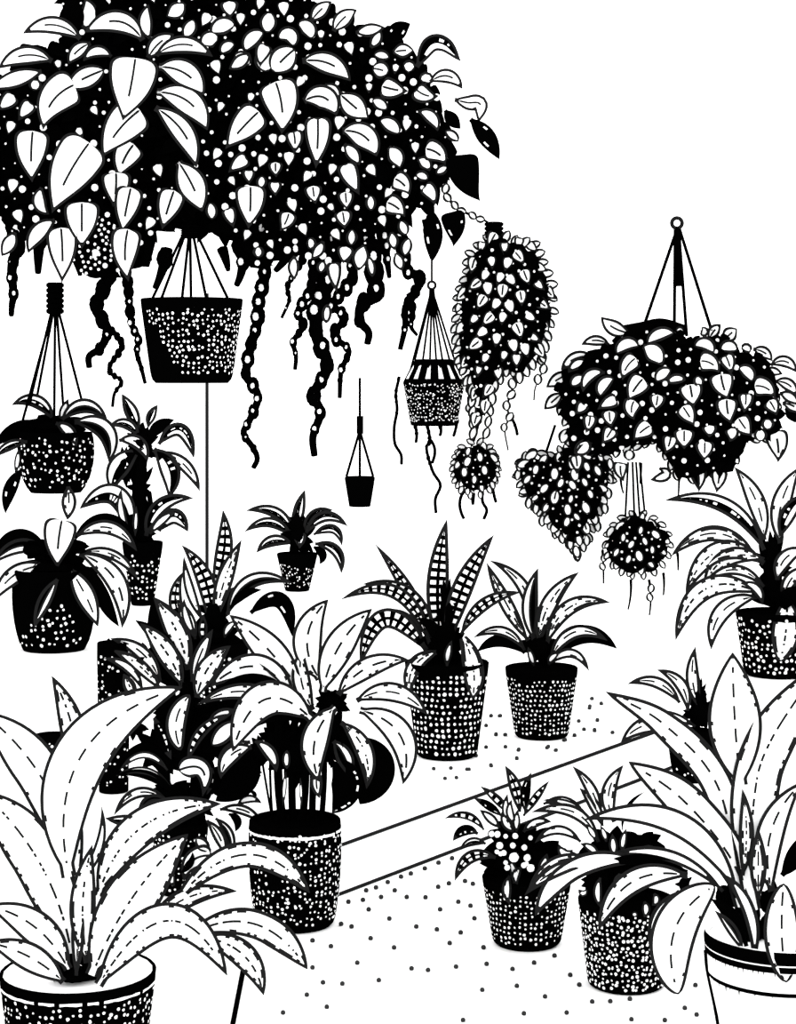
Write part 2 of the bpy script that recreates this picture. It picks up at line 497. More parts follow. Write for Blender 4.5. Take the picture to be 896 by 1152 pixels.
for c in [(802,637),(831,653),(795,661),(819,704),(760,708),(777,734),(810,738),(866,744),(484,691),(513,691),(499,751),(468,722),(529,751),(468,790),(529,789),(571,797),(660,792),(687,800),(565,826),(747,753),(714,768),(239,829),(303,858),(357,856),(414,860),(484,849)]:
    dots.append(z4.p(c)[0])
for k in range(60):
    y = R_.uniform(1160, 1500); dots.append((R_.uniform(300, 760), y))
for (x, y) in dots:
    c = floor_pt(x, y); D = c.y; r = (2.9 if y > 900 else 2.4)/F*D
    ball(fb, Vector((c.x, c.y, r*.7)), r, G, 0, 10, 6, (1, 1, .95))
fl = fb.build('floor'); fl['kind'] = 'structure'

# ================================================================== HANGING: big canopy
D = 2.6*K_
canopy_poly = [(-60,60),(0,85),(30,55),(70,50),(62,-40),(330,-40),(350,0),(385,18),(410,25),(455,50),(470,62),(488,90),(500,120),(508,150),(506,180),(500,205),(488,235),(478,255),(470,232),(452,262),(440,285),(425,262),(410,290),(395,300),(372,290),(350,300),(330,282),(305,300),(285,300),(270,275),(240,268),(205,262),(180,262),(160,300),(130,315),(100,300),(70,262),(40,262),(20,275),(0,250),(-60,280)]
C = Plant('hanging_foliage_canopy', 'huge dense dark trailing vine canopy with pale leaves filling the upper left', 'hanging plant', D, un(215, 260, D))
z1 = Z(0, 0, 2.987); z2 = Z(270, 0, 2.987)
big = [
 # right side leaves (z2)
]
cz1 = [([270,130,190,85,78,112],62,'vein'),([252,110,248,50,235,-10],70,'black'),([278,95,300,50,285,-5],62,'clear'),([345,90,348,40,345,-10],58,'black'),
 ([480,135,420,78,285,108],78,'vein'),([505,130,488,70,500,15],50,'clear'),([175,205,90,185,-5,230],66,'vein'),([140,240,60,262,-40,300],60,'clear'),
 ([305,145,262,170,230,215],52,'vein'),([375,190,325,172,280,205],42,'clear'),([498,195,530,150,585,115],62,'vein'),([525,185,600,150,715,190],62,'vein'),
 ([350,235,290,260,232,292],78,'vein','O'),([250,285,185,330,145,435],130,'vein','H'),([535,225,610,240,685,320],92,'vein'),([528,310,615,330,697,437],95,'vein'),
 ([522,362,605,430,660,562],80,'vein'),([110,440,105,510,108,612],118,'vein','H'),([600,545,640,610,680,710],100,'vein'),([585,640,568,690,545,770],92,'vein','H'),
 ([140,630,135,690,165,720],48,'clear'),([185,740,130,780,95,850],62,'clear'),([50,780,30,820,5,860],52,'clear'),
 ([870,375,815,430,758,500],108,'vein','H'),([830,530,800,550,768,580],55,'clear','H'),([842,625,842,690,835,768],105,'vein','H'),([705,680,710,700,712,738],42,'clear','O'),([765,700,775,730,785,765],48,'clear','H'),
 ([105,345,85,370,62,405],55,'clear','H'),([45,320,20,345,-10,370],58,'clear','H'),([620,10,600,30,560,55],58,'clear'),([650,65,640,90,620,125],50,'clear','O'),
 ([790,85,750,85,712,110],62,'clear','O'),([735,130,710,130,680,150],60,'clear','O'),([770,5,772,30,775,60],62,'clear','H'),([790,150,765,155,745,180],44,'clear','O'),
 ([870,115,845,135,830,165],58,'clear','O'),([840,180,810,205,770,232],48,'clear'),([895,150,880,185,875,225],55,'clear','H'),([120,265,118,285,115,305],45,'clear','O'),
 ([275,680,275,740,275,835],120,'vein','H'),([205,765,210,850,208,950],105,'vein','H'),([430,770,420,850,432,945],102,'vein','H'),
 ([440,630,425,700,410,785],95,'vein','H'),([390,580,390,630,380,695],100,'vein','H'),([450,485,420,530,400,598],98,'vein','H'),([470,370,405,430,343,530],135,'vein','H'),
 ([300,480,240,570,175,715],168,'vein','H'),([455,195,440,290,412,405],165,'vein','H')]
cz2 = [([240,70,265,40,308,5],52,'vein'),([315,105,345,65,393,33],58,'vein'),([390,110,440,100,487,92],46,'clear'),([440,160,460,130,475,100],40,'clear'),([500,140,530,105,573,80],62,'spot'),
 ([100,40,95,80,92,110],58,'clear','O'),([130,130,165,115,180,155],55,'clear','O'),([195,80,225,90,240,130],55,'clear','O'),([80,110,40,130,20,170],55,'clear','O'),([-20,190,10,195,30,220],50,'clear','O'),
 ([85,165,85,200,95,240],75,'clear','O'),([185,165,150,195,110,240],92,'vein','O'),([120,275,140,350,140,450],132,'vein','H'),([210,205,290,210,372,272],76,'vein'),([215,340,275,325,325,387],84,'vein'),
 ([285,285,310,300,338,330],44,'clear'),([335,315,375,350,432,398],84,'vein'),([262,395,262,470,255,565],92,'vein','H'),([345,440,405,450,460,525],88,'vein'),([180,440,185,470,182,515],62,'vein','H'),
 ([350,485,375,510,402,555],48,'clear'),([355,550,375,600,402,655],68,'clear','H'),([245,625,248,650,255,685],60,'vein','H'),([120,545,120,570,122,595],50,'vein','H'),([118,610,118,630,120,658],46,'clear','H'),
 ([30,570,30,590,32,618],44,'clear','H'),([75,590,73,610,70,632],38,'clear','O'),([355,645,357,670,360,705],56,'vein','H'),([345,710,350,740,352,768],62,'vein','H'),([165,715,155,745,135,775],60,'vein','H'),
 ([378,770,376,795,375,825],38,'clear','O'),([358,830,352,860,348,885],56,'clear','H'),([418,825,405,870,400,910],56,'clear'),([440,655,440,680,442,708],38,'clear','O'),([520,600,545,615,570,655],72,'vein','H'),
 ([495,680,525,695,555,728],72,'vein','H'),([500,495,525,525,538,565],58,'clear'),([625,500,665,515,695,555],76,'vein','H'),([600,375,640,390,665,440],46,'clear'),([592,300,625,320,668,322],66,'vein','H'),
 ([478,290,515,300,565,306],74,'vein','H'),([445,335,465,345,495,368],44,'clear','O'),([470,405,500,415,535,450],52,'clear','O'),([445,230,475,235,500,245],62,'vein','O'),([450,185,475,185,503,195],38,'clear','O'),
 ([515,175,545,170,585,170],52,'vein'),([550,230,570,225,585,235],48,'clear','O'),([620,625,640,645,655,690],54,'clear','H'),([590,590,610,590,632,605],38,'clear','O'),([598,535,620,545,638,575],44,'clear'),
 ([595,225,640,150,690,150,742,205],58,'streak'),([640,275,695,255,748,298],50,'vein'),([610,275,625,262,642,280],44,'clear','O'),([722,335,765,345,808,350,803,410],56,'vein'),([690,370,712,400,742,432],46,'black'),
 ([775,400,822,450,872,535],62,'spot'),([745,520,762,600,808,675],112,'black','H'),([712,712,722,770,718,828],82,'spot','H'),([640,700,650,800,645,880],66,'spot'),([690,440,715,455,735,475],36,'clear','O'),
 ([700,560,680,570,660,585],34,'clear','O'),([540,740,550,765,560,790],40,'clear','O'),([510,780,515,810,520,840],40,'clear'),([570,800,560,830,555,860],40,'clear','O'),([525,850,535,880,545,910],40,'clear'),
 ([430,860,440,890,445,930],30,'clear','O'),([230,800,240,820,230,835],36,'clear','O'),([280,810,265,840,240,870],40,'clear'),([185,860,180,900,185,940],40,'clear')]
def canopy_leaves(z, items, D0):
    for it in items:
        c, w = it[0], it[1]; st = it[2] if len(it) > 2 else 'vein'; k = it[3] if len(it) > 3 else 'L'
        P = z.p(c); L = sum(math.dist(P[i], P[i+1]) for i in range(len(P)-1))
        area = L*w/z.k
        d = D0-min(.16, area/14000)-R_.uniform(0, .03); mb = MB()
        leafgeo(mb, P, w/z.k, d, d-.1*L/F*D, st, k, 2.2 if w > 60 else 1.8, roll=R_.uniform(-.3, .3))
        C.L.append((area, 'leaf', mb))
        avoidC.append((sum(p[0] for p in P)/len(P), sum(p[1] for p in P)/len(P), max(7, L*.42)))
avoidC = []
canopy_leaves(z2, cz2, D-.18); canopy_leaves(z1, cz1, D-.2)
fol = C.fol; m = D/F
cp = [(x, y) for x, y in canopy_poly]
for (x, y) in scatter(cp, 15, 15, tries=6000):
    for dd in (D+.10, D+.28): ball(fol, un(x, y, dd+R_.uniform(-.04, .04)), 19*m, B, .15, 8, 5)
for (x, y) in scatter(cp, 9, 4, tries=9000):
    a = R_.uniform(.2, 2.9); l = R_.uniform(16, 30); d = D+R_.uniform(-.08, .02)
    leafgeo(fol, [(x-l*.5*math.cos(a), y-l*.5*math.sin(a)), (x+l*.5*math.cos(a), y+l*.5*math.sin(a))], l*.6, d, d-.02, 'black', 'H', 1)
extra = scatter(cp, 27, 10, avoid=[(a, b, q+8) for a, b, q in avoidC]+[(215, 262, 45), (50, 130, 0)], tries=5000)
for (x, y) in extra:
    a = R_.uniform(.9, 2.2); l = R_.uniform(11, 17)
    leafgeo(fol, [(x-l*.5*math.cos(a), y-l*.5*math.sin(a)), (x+l*.5*math.cos(a), y+l*.5*math.sin(a))], l*.85, D-.13, D-.15, 'clear', 'H', .4)
bare = [(85, 135, 26), (55, 250, 0), (178, 175, 22), (165, 130, 20), (215, 262, 40)]
for (x, y) in scatter(cp, 13, 4, avoid=[(a, b, q*.8) for a, b, q in avoidC]+[(a, b, 8) for a, b in extra]+bare, tries=9000):
    ball(fol, un(x, y, D-.11), R_.choice([.9, 1.2, 1.5, 2.2, 3.0, 4.0])*m, W, 0, 9, 5)
# hidden basket of the canopy, seen as a dotted patch
mbk = MB(); c = un(108, 285, D)
for (x, y) in scatter([(108,240),(130,255),(124,300),(90,310),(88,280)], 5.2, 0, tries=900):
    ball(mbk, un(x, y, D-.142+((x-108)/600)**2*3), 1.7*m, W, 0, 7, 4)
ball(mbk, un(108, 277, D-.07), 1.0, B, 0, 20, 12, (26*m, 26*m, 36*m))
mbk.build('basket', C.root)
z3 = Z(0, 260, 2.987); z4b = Z(250, 260, 2.987)
DV = D-.04
for z, c, th, be in [
 (z3,[70,-30,55,60,40,130,45,210,40,250,38,282],46,.8),(z3,[135,-20,130,60,128,140],52,.8),(z3,[375,60,365,150,335,220,325,265,360,330,340,390,300,420,300,458],50,.5),
 (z3,[350,310,395,355,410,390,370,450,375,480,410,505,385,545,378,590],20,0),(z3,[420,120,430,180,435,250,445,320,465,360,460,410,475,460,488,512],30,.6),
 (z3,[260,100,270,150],34,.5),(z3,[560,60,545,130,520,190],44,.8),(z3,[495,30,490,120],60,.8),
 (z4b,[120,-30,140,60,142,150,122,240,118,310,98,380,80,480,105,520,120,565,90,640,72,680,105,730,118,765,105,795],44,.85),
 (z4b,[60,20,70,100,48,182],50,.8),(z4b,[255,20,215,90,180,132],48,.8),(z4b,[290,60,262,110,220,185,226,230,200,292],22,.3),
 (z4b,[300,50,305,150,285,220,255,270,272,320,240,370,248,420,245,465],34,.6),
 (z4b,[345,70,350,180,318,250,318,350,350,430,345,480,308,550,330,610,305,690,310,755],56,.6),
 (z4b,[420,60,440,150,400,210,370,250,415,290,372,350,425,400,400,470,395,560],36,.8),
 (z4b,[495,40,512,140,515,215,470,245,462,300,492,340,488,378],56,.5),(z4b,[540,-10,552,80,562,155],38,.7),
 (z4b,[590,-20,610,60,620,130,665,160,640,220,615,260,615,320,598,398],42,.8),(z4b,[630,210,640,270,635,320,655,350],26,.3),
 (z4b,[480,0,475,60,460,110],50,.7),(z4b,[390,-10,385,80,380,150],60,.6),(z4b,[330,10,345,60,350,120],60,.6),(z4b,[690,-40,700,20,712,60,705,92],44,.5),
 (z4b,[180,-10,190,20,170,45],30,.8),(z4b,[0,60,10,90,20,130],40,.8)]:
    vine(C, z, c, th, DV+R_.uniform(-.05, .05), be)
# pale gaps among the vines are leaves too
C.leaves(z4b, [([375,105,378,150,385,205],52,'clear','H'),([475,60,465,90,452,130],42,'clear'),([340,100,335,120,330,140],36,'clear','O'),([415,55,418,75,425,110],46,'vein','H'),([355,245,352,275,350,310],34,'clear','O'),([120,50,122,70,120,90],40,'clear','O'),([435,0,440,20,442,40],34,'clear','O')], D=D-.18, spread=.1)
C.finish(100)

# hanging pot under the canopy
D = 2.5*K_; c = un(216, 380, D); m = D/F
H1 = Plant('hanging_pot', 'large black dotted hanging pot on bare ropes under the big vine canopy', 'hanging pot', D, (c.x, c.y, un(216, 432, D).z))
def shade_msk(t, v): return 1.0 if (v > .78-.95*(t+.9)/1.0 or t > .05) and abs(t) < 9 else .03  # lower left left bare: shade put into the dot pattern
pot_geo(H1.root, c.x, D, 58*m, 45*m, un(216, 336, D).z, un(216, 431, D).z, D, lo=.13, hi=.86, sp=5.6, dr=1.75, fuzz=.35, mask=shade_msk, corner=.14, seed=3)
ropes(H1.root, [((209,262),(182,335)),((213,262),(205,335)),((214,262),(215,335)),((217,262),(232,335)),((221,262),(256,335)),((207,262),(172,335))], 1.7, D, dys=[-.04,-.08,.08,-.08,-.03,.05])
coil(H1.root, 214, 254, 268, 22, D)
H1.finish()

# left hanger with bowl pot
D = 2.9*K_; m = D/F; z5 = Z(0, 430, 3.584)
H2 = Plant('hanging_planter', 'drooping dark leaved plant in a rounded dotted pot hung on ropes at the left edge', 'hanging plant', D, un(63, 554, D))
c = un(63, 520, D)
pot_geo(H2.root, c.x, D, 41*m, 31*m, un(63, 486, D).z, un(63, 554, D).z, D, belly=6*m, lo=.12, hi=.92, sp=6.6, dr=1.9, fuzz=.4, dens=.8, corner=.3, seed=4)
H2.potbox = (63, 486, 46*m, D)
coil(H2.root, 62, 318, 353, 20, D, turns=6)
ropes(H2.root, [((58,350),(33,455)),((60,350),(40,455)),((62,350),(61,475)),((64,350),(72,470)),((66,350),(95,462)),((59,350),(21,490))], 1.6, D, dys=[-.05,.08,-.06,.08,-.03,.0])
H2.core([(62, 482, 36, 14), (30, 492, 22, 10)])
H2.leaves(z5, [([215,150,130,72,48,92],58,'streak'),([240,150,258,110,275,68],36,'clear'),([200,190,90,185,-25,262],66,'black'),([110,240,40,255,-25,305],42,'streak'),
 ([75,270,70,320,62,370],26,'clear'),([90,350,50,410,22,528],56,'spot'),([275,420,278,480,272,555],62,'mott'),([250,150,340,95,432,150],62,'split'),([300,160,420,190,440,325],82,'split'),([225,165,275,195,308,258],52,'clear')], spread=.5)
H2.finish()

# macrame basket
D = 3.2*K_; m = D/F; z8 = Z(440, 230, 3.2)
H3 = Plant('macrame_hanging_basket', 'angular speckled pot under a fan of cords with thin roots trailing below', 'hanging basket', D, un(486, 480, D))
p = z8.p([155, 640])[0]; c = un(488.5, 430, D)
pot_geo(H3.root, c.x, D, 35*m, 26*m, un(488, 430, D).z, un(488, 479, D).z, D, lo=.1, hi=.97, sp=3.4, dr=1.05, fuzz=.6, dens=.85, corner=.02, seed=5, sides=8, soil=False)
mb = MB(); lathe(mb, c.x, D, [(35*m, un(0, 432, D).z), (34.5*m, un(0, 429, D).z), (22*m, un(0, 405, D).z), (20*m, un(0, 404, D).z)], B, 24)
for k in range(14):
    th = (k+.5)/14*2*math.pi; V = []
    for (r, y, hw) in ((22.6, 408, .045), (33, 426, .085)):
        for s in (-1, 1):
            a = th+s*hw; V.append((c.x+(r+.6)*m*math.sin(a), D-(r+.6)*m*math.cos(a), un(0, y, D).z))
    mb.add(V, [(0, 1, 3, 2)], W)
o = mb.build('cord_cover', H3.root); o['label'] = 'black cone of cords with pale slits above the pot'
mb = MB(); ring(mb, un(486, 321, D), 4.2*m, 1.5*m); mb.build('ring', H3.root)
ropes(H3.root, [((486,270),(486,317)),((486,325),(459,428)),((486,330),(467,405)),((486,330),(476,405)),((486,330),(484,405)),((486,330),(491,405)),((486,330),(498,405)),((486,330),(506,405)),((486,325),(519,428))], 1.25, D, dys=[0,0,-.03,-.05,-.06,.05,.03,-.02,0])
mb = MB(); tube(mb, [un(486, 325, D), un(486, 335, D), un(486, 355, D)], [3.2*m, 4.6*m, 3.6*m], B); mb.build('knot', H3.root)
for c_, th in [([30,620,18,680,22,740,12,800,14,860,36,900,38,935],11),([130,790,140,850,128,880,150,960,178,1010,160,1060,162,1110],13),([85,790,92,820,90,855],14),([175,790,180,810,177,830],14),([240,770,235,800,226,832],11),([135,840,155,870,148,930],8)]:
    vine(H3, z8, c_, th, D, 0, name='trailing_root')
H3.finish()

# tiny far pot
D = 5.0*K_; m = D/F
H4 = Plant('hanging_pot', 'tiny plain black hanging pot on a long cord in the middle distance', 'hanging pot', D, un(405, 570, D))
c = un(405, 550, D)
pot_geo(H4.root, c.x, D, 17.5*m, 12*m, un(405, 536, D).z, un(405, 570, D).z, D, dens=0, corner=.02, seed=6, nseg=20)
ropes(H4.root, [((405,425),(405,472)),((405,484),(390,536)),((405,484),(405,536)),((405,484),(420,536))], 1.5, D, dys=[0,-.02,-.05,.02])
mb = MB(); tube(mb, [un(405, 468, D), un(405, 488, D)], 4*m, B); mb.build('knot', H4.root)

# vine mound on chain at the right of the canopy
D = 2.8*K_; m = D/F
H5 = Plant('hanging_vine', 'tall bushy heart leaved vine hanging from a leafy chain beside the canopy', 'hanging plant', D, un(545, 490, D))
cluster(H5, [(548,268),(560,262),(580,270),(603,275),(612,295),(622,320),(625,350),(618,378),(612,402),(600,410),(585,425),(570,418),(556,436),(547,488),(532,488),(530,440),(515,405),(510,370),(514,335),(525,305),(528,285)], D, .1, 17, 14.5, wr=.8, bead_r=1.5, up=40, rim=2.0)
coil(H5.root, 556, 250, 274, 22, D, turns=5)
vine(H5, z2, [695,600,690,640,720,690,770,720,830,745,862,775], 26, D, .9, D1=D, leafy=8, name='vine_chain')
z9 = Z(440, 230, 3.2)
vine(H5, z9, [440,560,440,650,420,720,425,770,410,810,422,885], 22, D, 1, leafy=9)
vine(H5, z9, [430,760,445,790,455,828], 12, D, 0)
vine(H5, z9, [545,480,545,560,545,600,520,660,515,705], 20, D, 1, leafy=9)
vine(H5, z9, [370,560,375,640,350,720], 20, D, 1, leafy=9)
vine(H5, z9, [290,600,285,700,285,800], 20, D, 1, leafy=8)
H5.finish()
D = 2.85*K_
H6 = Plant('hanging_vine', 'small round leafy ball hanging below the tall bushy vine', 'hanging plant', D, un(535, 575, D))
def circ(x, y, rx, ry, n=18): return [(x+rx*math.cos(2*math.pi*i/n), y+ry*math.sin(2*math.pi*i/n)) for i in range(n)]
cluster(H6, circ(535, 527, 27, 31, 14), D, .07, 12, 11, wr=.72, bead_r=1.0, kind='O', up=20, rim=1.7)
vine(H6, z9, [265,1030,250,1060,262,1130], 10, D, 0); vine(H6, z9, [330,1030,330,1070,345,1100,335,1132], 10, D, 0); vine(H6, z9, [365,1000,370,1040,378,1070], 12, D, 0)
vine(H6, z9, [295,1040,295,1080], 20, D, 1); vine(H6, z9, [310,740,300,820,295,850], 40, D, 0, name='stem')
H6.finish()

# right big hanging plant with ring
D = 2.8*K_; m = D/F; zk = Z(600, 340, 3.027)
H7 = Plant('hanging_vine', 'wide bushy heart leaved plant hung from a ring on long ropes at the right', 'hanging plant', D, un(760, 545, D))
polyK = [(704,374),(722,366),(745,362),(762,372),(775,378),(800,374),(812,378),(840,392),(862,402),(872,420),(878,440),(880,460),(880,480),(868,498),(842,496),(832,520),(822,528),(805,536),(780,542),(762,538),(750,515),(735,498),(715,505),(690,512),(660,512),(640,500),(630,478),(630,460),(625,440),(632,420),(650,405),(668,393),(690,385)]
hk = [([330,105,280,90,232,50],52,'vein'),([260,145,215,130,165,145],36,'vein'),([205,185,150,190,95,230],46,'vein'),([130,240,90,260,45,290],46,'vein'),([100,310,70,335,38,365],44,'vein'),([185,200,150,210,120,240],36,'clear'),
 ([170,250,150,265,130,285],40,'clear','O'),([245,240,200,245,170,305],40,'clear'),([275,260,240,280,230,320],44,'clear','O'),([360,150,325,140,285,175],46,'clear','O'),([480,105,440,105,390,140],44,'clear','O'),([375,150,410,170,440,215],62,'clear'),
 ([350,190,320,220,305,265],62,'vein','H'),([375,260,350,290,325,335],72,'vein','H'),([470,230,440,245,420,270],44,'clear','O'),([520,265,480,262,458,275],34,'clear','O'),([550,150,585,140,615,172],44,'clear','O'),([640,165,665,150,695,165],44,'clear','O'),
 ([570,200,600,205,635,240],66,'vein','H'),([655,180,668,210,675,245],52,'vein','H'),([640,245,648,285,665,330],78,'vein','H'),([700,225,730,235,745,270],44,'clear','O'),([755,285,790,290,825,325],66,'vein','H'),([725,310,725,340,718,375],50,'vein','H'),
 ([535,280,540,310,548,355],76,'vein','H'),([560,250,565,270,575,285],36,'clear','O'),([285,330,250,345,220,365],46,'clear','H'),([175,345,160,365,145,380],42,'clear','H'),([195,385,192,410,180,445],46,'vein','H'),([345,335,335,365,345,400],58,'vein','H'),
 ([425,315,422,340,415,370],52,'vein','H'),([510,355,530,385,550,420],60,'vein','H'),([660,330,662,365,675,412],70,'vein','H'),([260,370,262,400,268,425],52,'vein','H'),([270,430,255,455,235,480],50,'vein','H'),([400,420,370,440,342,470],62,'vein','H'),
 ([515,435,515,465,515,500],66,'vein','H'),([470,455,465,480,450,515],52,'vein','H'),([600,420,602,440,600,460],48,'clear','H'),([585,475,585,505,582,540],60,'vein','H'),([700,395,720,425,745,455],64,'vein','H'),([805,335,818,355,830,385],52,'vein','H'),
 ([675,430,678,455,670,475],46,'clear','H'),([775,430,775,450,775,475],44,'clear','O'),([825,440,835,490,835,545],74,'plain','H'),([665,470,690,490,680,535],60,'black','H'),([170,465,180,485,140,515],40,'clear'),([200,475,170,490,140,515],40,'clear'),
 ([145,520,150,555,148,585],48,'vein','H'),([110,430,105,460,95,480],40,'clear','O'),([95,335,95,360,85,385],32,'clear','O'),([300,545,298,575,310,610],50,'plain','H'),([430,565,455,580,400,605],36,'clear'),([330,500,328,520,325,540],40,'clear','O'),
 ([560,565,565,600,565,645],54,'split','H'),([635,570,632,610,625,648],54,'vein','H'),([800,395,800,415,805,435],42,'clear','O'),([750,160,785,170,815,200],40,'vein'),([810,215,850,200,900,240],40,'vein'),([825,270,860,275,900,320],42,'vein'),([840,310,870,320,905,350],38,'clear'),
 ([850,345,880,350,910,380],42,'vein'),([790,230,820,235,850,245],30,'clear'),([860,360,885,390,895,410],34,'black'),([570,110,585,100,575,85],30,'clear'),([600,125,615,100,640,75],40,'vein'),([650,130,670,110,695,90],50,'vein'),([710,160,725,155,740,170],34,'clear','O'),([490,105,500,95,512,100],26,'clear','O')]
av = []
for it in hk:
    c_, w = it[0], it[1]; st = it[2]; k = it[3] if len(it) > 3 else 'L'; P_ = zk.p(c_)
    L = sum(math.dist(P_[i], P_[i+1]) for i in range(len(P_)-1)); cxk = sum(p[0] for p in P_)/len(P_)
    cyk = sum(p[1] for p in P_)/len(P_)
    d = dome(polyK, D, .2)(cxk, cyk)-.03; mb = MB()
    leafgeo(mb, P_, w/zk.k*1.08, d, d-.2*L*m, st, k, 2.0, roll=R_.uniform(-.3, .3)); H7.L.append((L*w, 'leaf', mb)); av.append((cxk, cyk, max(6, L*.42)))
dk = dome(polyK, D, .2)
for (x, y) in scatter(polyK, 10, 13, tries=4000):
    for s in (1, -1): ball(H7.fol, un(x, y, D-s*(D-dk(x, y)-.06)), 15*m, B, .12, 8, 5)
for (x, y) in scatter(polyK, 7, 4, tries=6000):
    a = R_.uniform(.4, 2.7); l = R_.uniform(13, 19); d = dk(x, y)+.015
    leafgeo(H7.fol, [(x-l*.5*math.cos(a), y-l*.5*math.sin(a)), (x+l*.5*math.cos(a), y+l*.5*math.sin(a))], l*.7, d, d, 'black', 'H', 1)
for (x, y) in scatter(polyK, 11, 6, avoid=av, tries=5000):
    ball(H7.fol, un(x, y, dk(x, y)-.012), R_.choice([1.2, 1.6, 2.3, 3.0])*m, W, 0, 8, 5)
perim(H7, [(x-(x-755)*.04, y-4) for x, y in polyK], D, .1, 17, ymin=440)
mb = MB(); ring(mb, un(762, 251, D), 5.8*m, 2.2*m); mb.build('ring', H7.root)
ropes(H7.root, [((762,258),(723,372)),((760,258),(759,372)),((764,258),(773,378)),((765,258),(801,372))], 1.9, D, dys=[-.06,-.1,.08,-.03])
mb = MB(); tube(mb, [un(762, 256, D), un(763, 290, D), un(764, 322, D)], [3*m, 5*m, 4.5*m], B); mb.build('knot', H7.root)
mb = MB(); tube(mb, [un(700, 372, D), un(722, 368, D), un(745, 364, D), un(772, 372, D)], 6*m, B); mb.build('stem', H7.root)
# inner pot hidden by the leaves
c = un(755, 440, D); pot_geo(H7.root, c.x, D+.05, 52*m, 36*m, un(755, 400, D).z, un(755, 490, D).z, D, seed=8)
vine(H7, zk, [500,540,498,600,495,660], 22, D-.1, 1, leafy=9)
H7.finish()

D = 2.8*K_+.42
H8 = Plant('hanging_vine', 'pointed bunch of small rounded leaves hanging left below the wide bushy plant', 'hanging plant', D, un(652, 628, D))
cluster(H8, [(583,520),(598,508),(620,512),(640,500),(665,505),(685,515),(690,540),(680,565),(672,585),(664,605),(650,626),(640,612),(625,600),(612,582),(600,570),(588,555),(580,535)], D, .1, 15, 12.5, wr=.7, bead_r=1.3, kind='O', up=30, rim=1.9)
for k, (x, y) in enumerate([(586,524),(584,534),(592,514),(596,566),(611,586),(628,598),(642,612),(650,624),(660,608),(672,592),(680,572),(684,555),(686,535),(686,522),(594,552),(604,572)]):
    mb = MB(); leafgeo(mb, [(x, y-7), (x+(x-640)*.04, y+7)], 10, D-.04, D-.045, 'clear', 'O', 2.2); H8.L.append((160, 'leaf', mb))
ropes(H8.root, [((625,478),(613,514))], 1.6, D)
H8.finish()
D = 2.8*K_+.36; m = D/F
H9 = Plant('hanging_vine', 'round leafy ball on short ropes below the middle of the wide bushy plant', 'hanging plant', D, un(718, 690, D))
cluster(H9, circ(718, 613, 38, 35), D, .1, 13, 12, wr=.7, bead_r=1.2, kind='O', up=25, rim=1.8)
z10 = Z(560, 480, 2.667)
ropes(H9.root, [((707,520),(704,580)),((712,520),(714,580)),((716,520),(720,580)),((720,520),(726,580))], 1.3, D, dys=[-.03,-.05,.04,0])
for c_, th in [([315,370,318,430,318,470],18),([400,460,400,500,392,548],18),([455,460,460,520,456,565],18),([498,440,500,470,498,505],18),([540,380,542,400,542,430],18),([375,110,370,160,378,200],22),([430,110,430,140,428,170],20)]:
    vine(H9, z10, c_, th, D, 1, leafy=7)
H9.finish()

# ================================================================== STANDING PLANTS
z11 = Z(90, 560, 2.89)
# far: J, K, L, M, H
J = potted('potted_plant', 'wide leaved plant drooping over a big rounded black pot at the left edge', 15, 107, 640, 24, 100, 736, belly=.02, lo=.1, hi=.62, sp=7, dr=2.0, fuzz=.4, dens=.85, corner=.35, mask=lambda t, v: 1 if (v < .25+.5*max(0, 1-abs(t-.15)*1.3)) and t > -1.1 and t < 1.0 else .0, seed=11)
J.core([(62, 640, 40, 16), (40, 618, 24, 10), (75, 615, 22, 10)])
J.leaves(z5, [([180,660,80,620,-30,700],60,'black'),([200,690,90,660,-30,735],62,'split'),([300,630,420,560,560,680],66,'black'),([310,620,430,585,552,680],60,'plain'),([190,740,70,770,-25,885],76,'plain'),([320,690,440,690,555,795],46,'plain'),
 ([380,760,420,880,480,985],60,'black'),([320,690,460,790,492,990],88,'plain'),([235,790,180,880,138,990],56,'split'),([280,750,340,850,395,985],84,'plain'),([250,555,235,650,232,750],135,'vein','H')], spread=.5)
J.finish()
K = potted('potted_plant', 'leggy dark two tiered plant in a tapered dotted pot behind the rounded left pot', 137, 184, 609, 146, 171, 682, lo=.12, hi=.8, sp=5.6, dr=1.6, dens=.8, corner=.03, seed=12, fuzz=.35)
K.core([(158, 500, 18, 22), (158, 600, 16, 14), (157, 550, 14, 44), (140, 525, 14, 24)])
K.leaves(z5, [([560,190,530,120,492,48],58,'streak'),([598,180,612,130,636,92],40,'streak'),([600,230,640,180,702,152],52,'black'),([560,220,500,165,440,178],46,'streak'),([640,250,715,190,782,305],58,'streak'),([650,280,740,330,805,438],54,'plain'),([560,280,480,340,452,442],90,'streak'),
 ([620,270,680,340,680,465],84,'streak'),([480,235,550,240,595,318],56,'plain'),([530,610,450,450,322,510],90,'streak'),([590,620,660,490,778,468],62,'streak'),([640,600,700,540,758,602],68,'streak'),([605,612,650,560,712,518],38,'clear'),([520,600,490,530,490,430],34,'clear'),([545,620,548,560,550,500],20,'clear')], spread=.4)
K.stems(z5, [([575,640,575,520,570,300],30),([600,640,610,540,600,440],22),([540,640,530,540,545,440],20)])
K.finish()
Lp = potted('potted_plant', 'small dark spiky plant in a small speckled pot in the far middle', 311, 358, 622, 321, 348, 666, lo=.14, hi=.72, sp=3.6, dr=1.0, dens=.85, corner=.05, seed=13, fuzz=.5, mask=lambda t, v: 0 if .25 < t < .45 else 1)
Lp.core([(336, 605, 18, 22), (334, 590, 14, 14)])
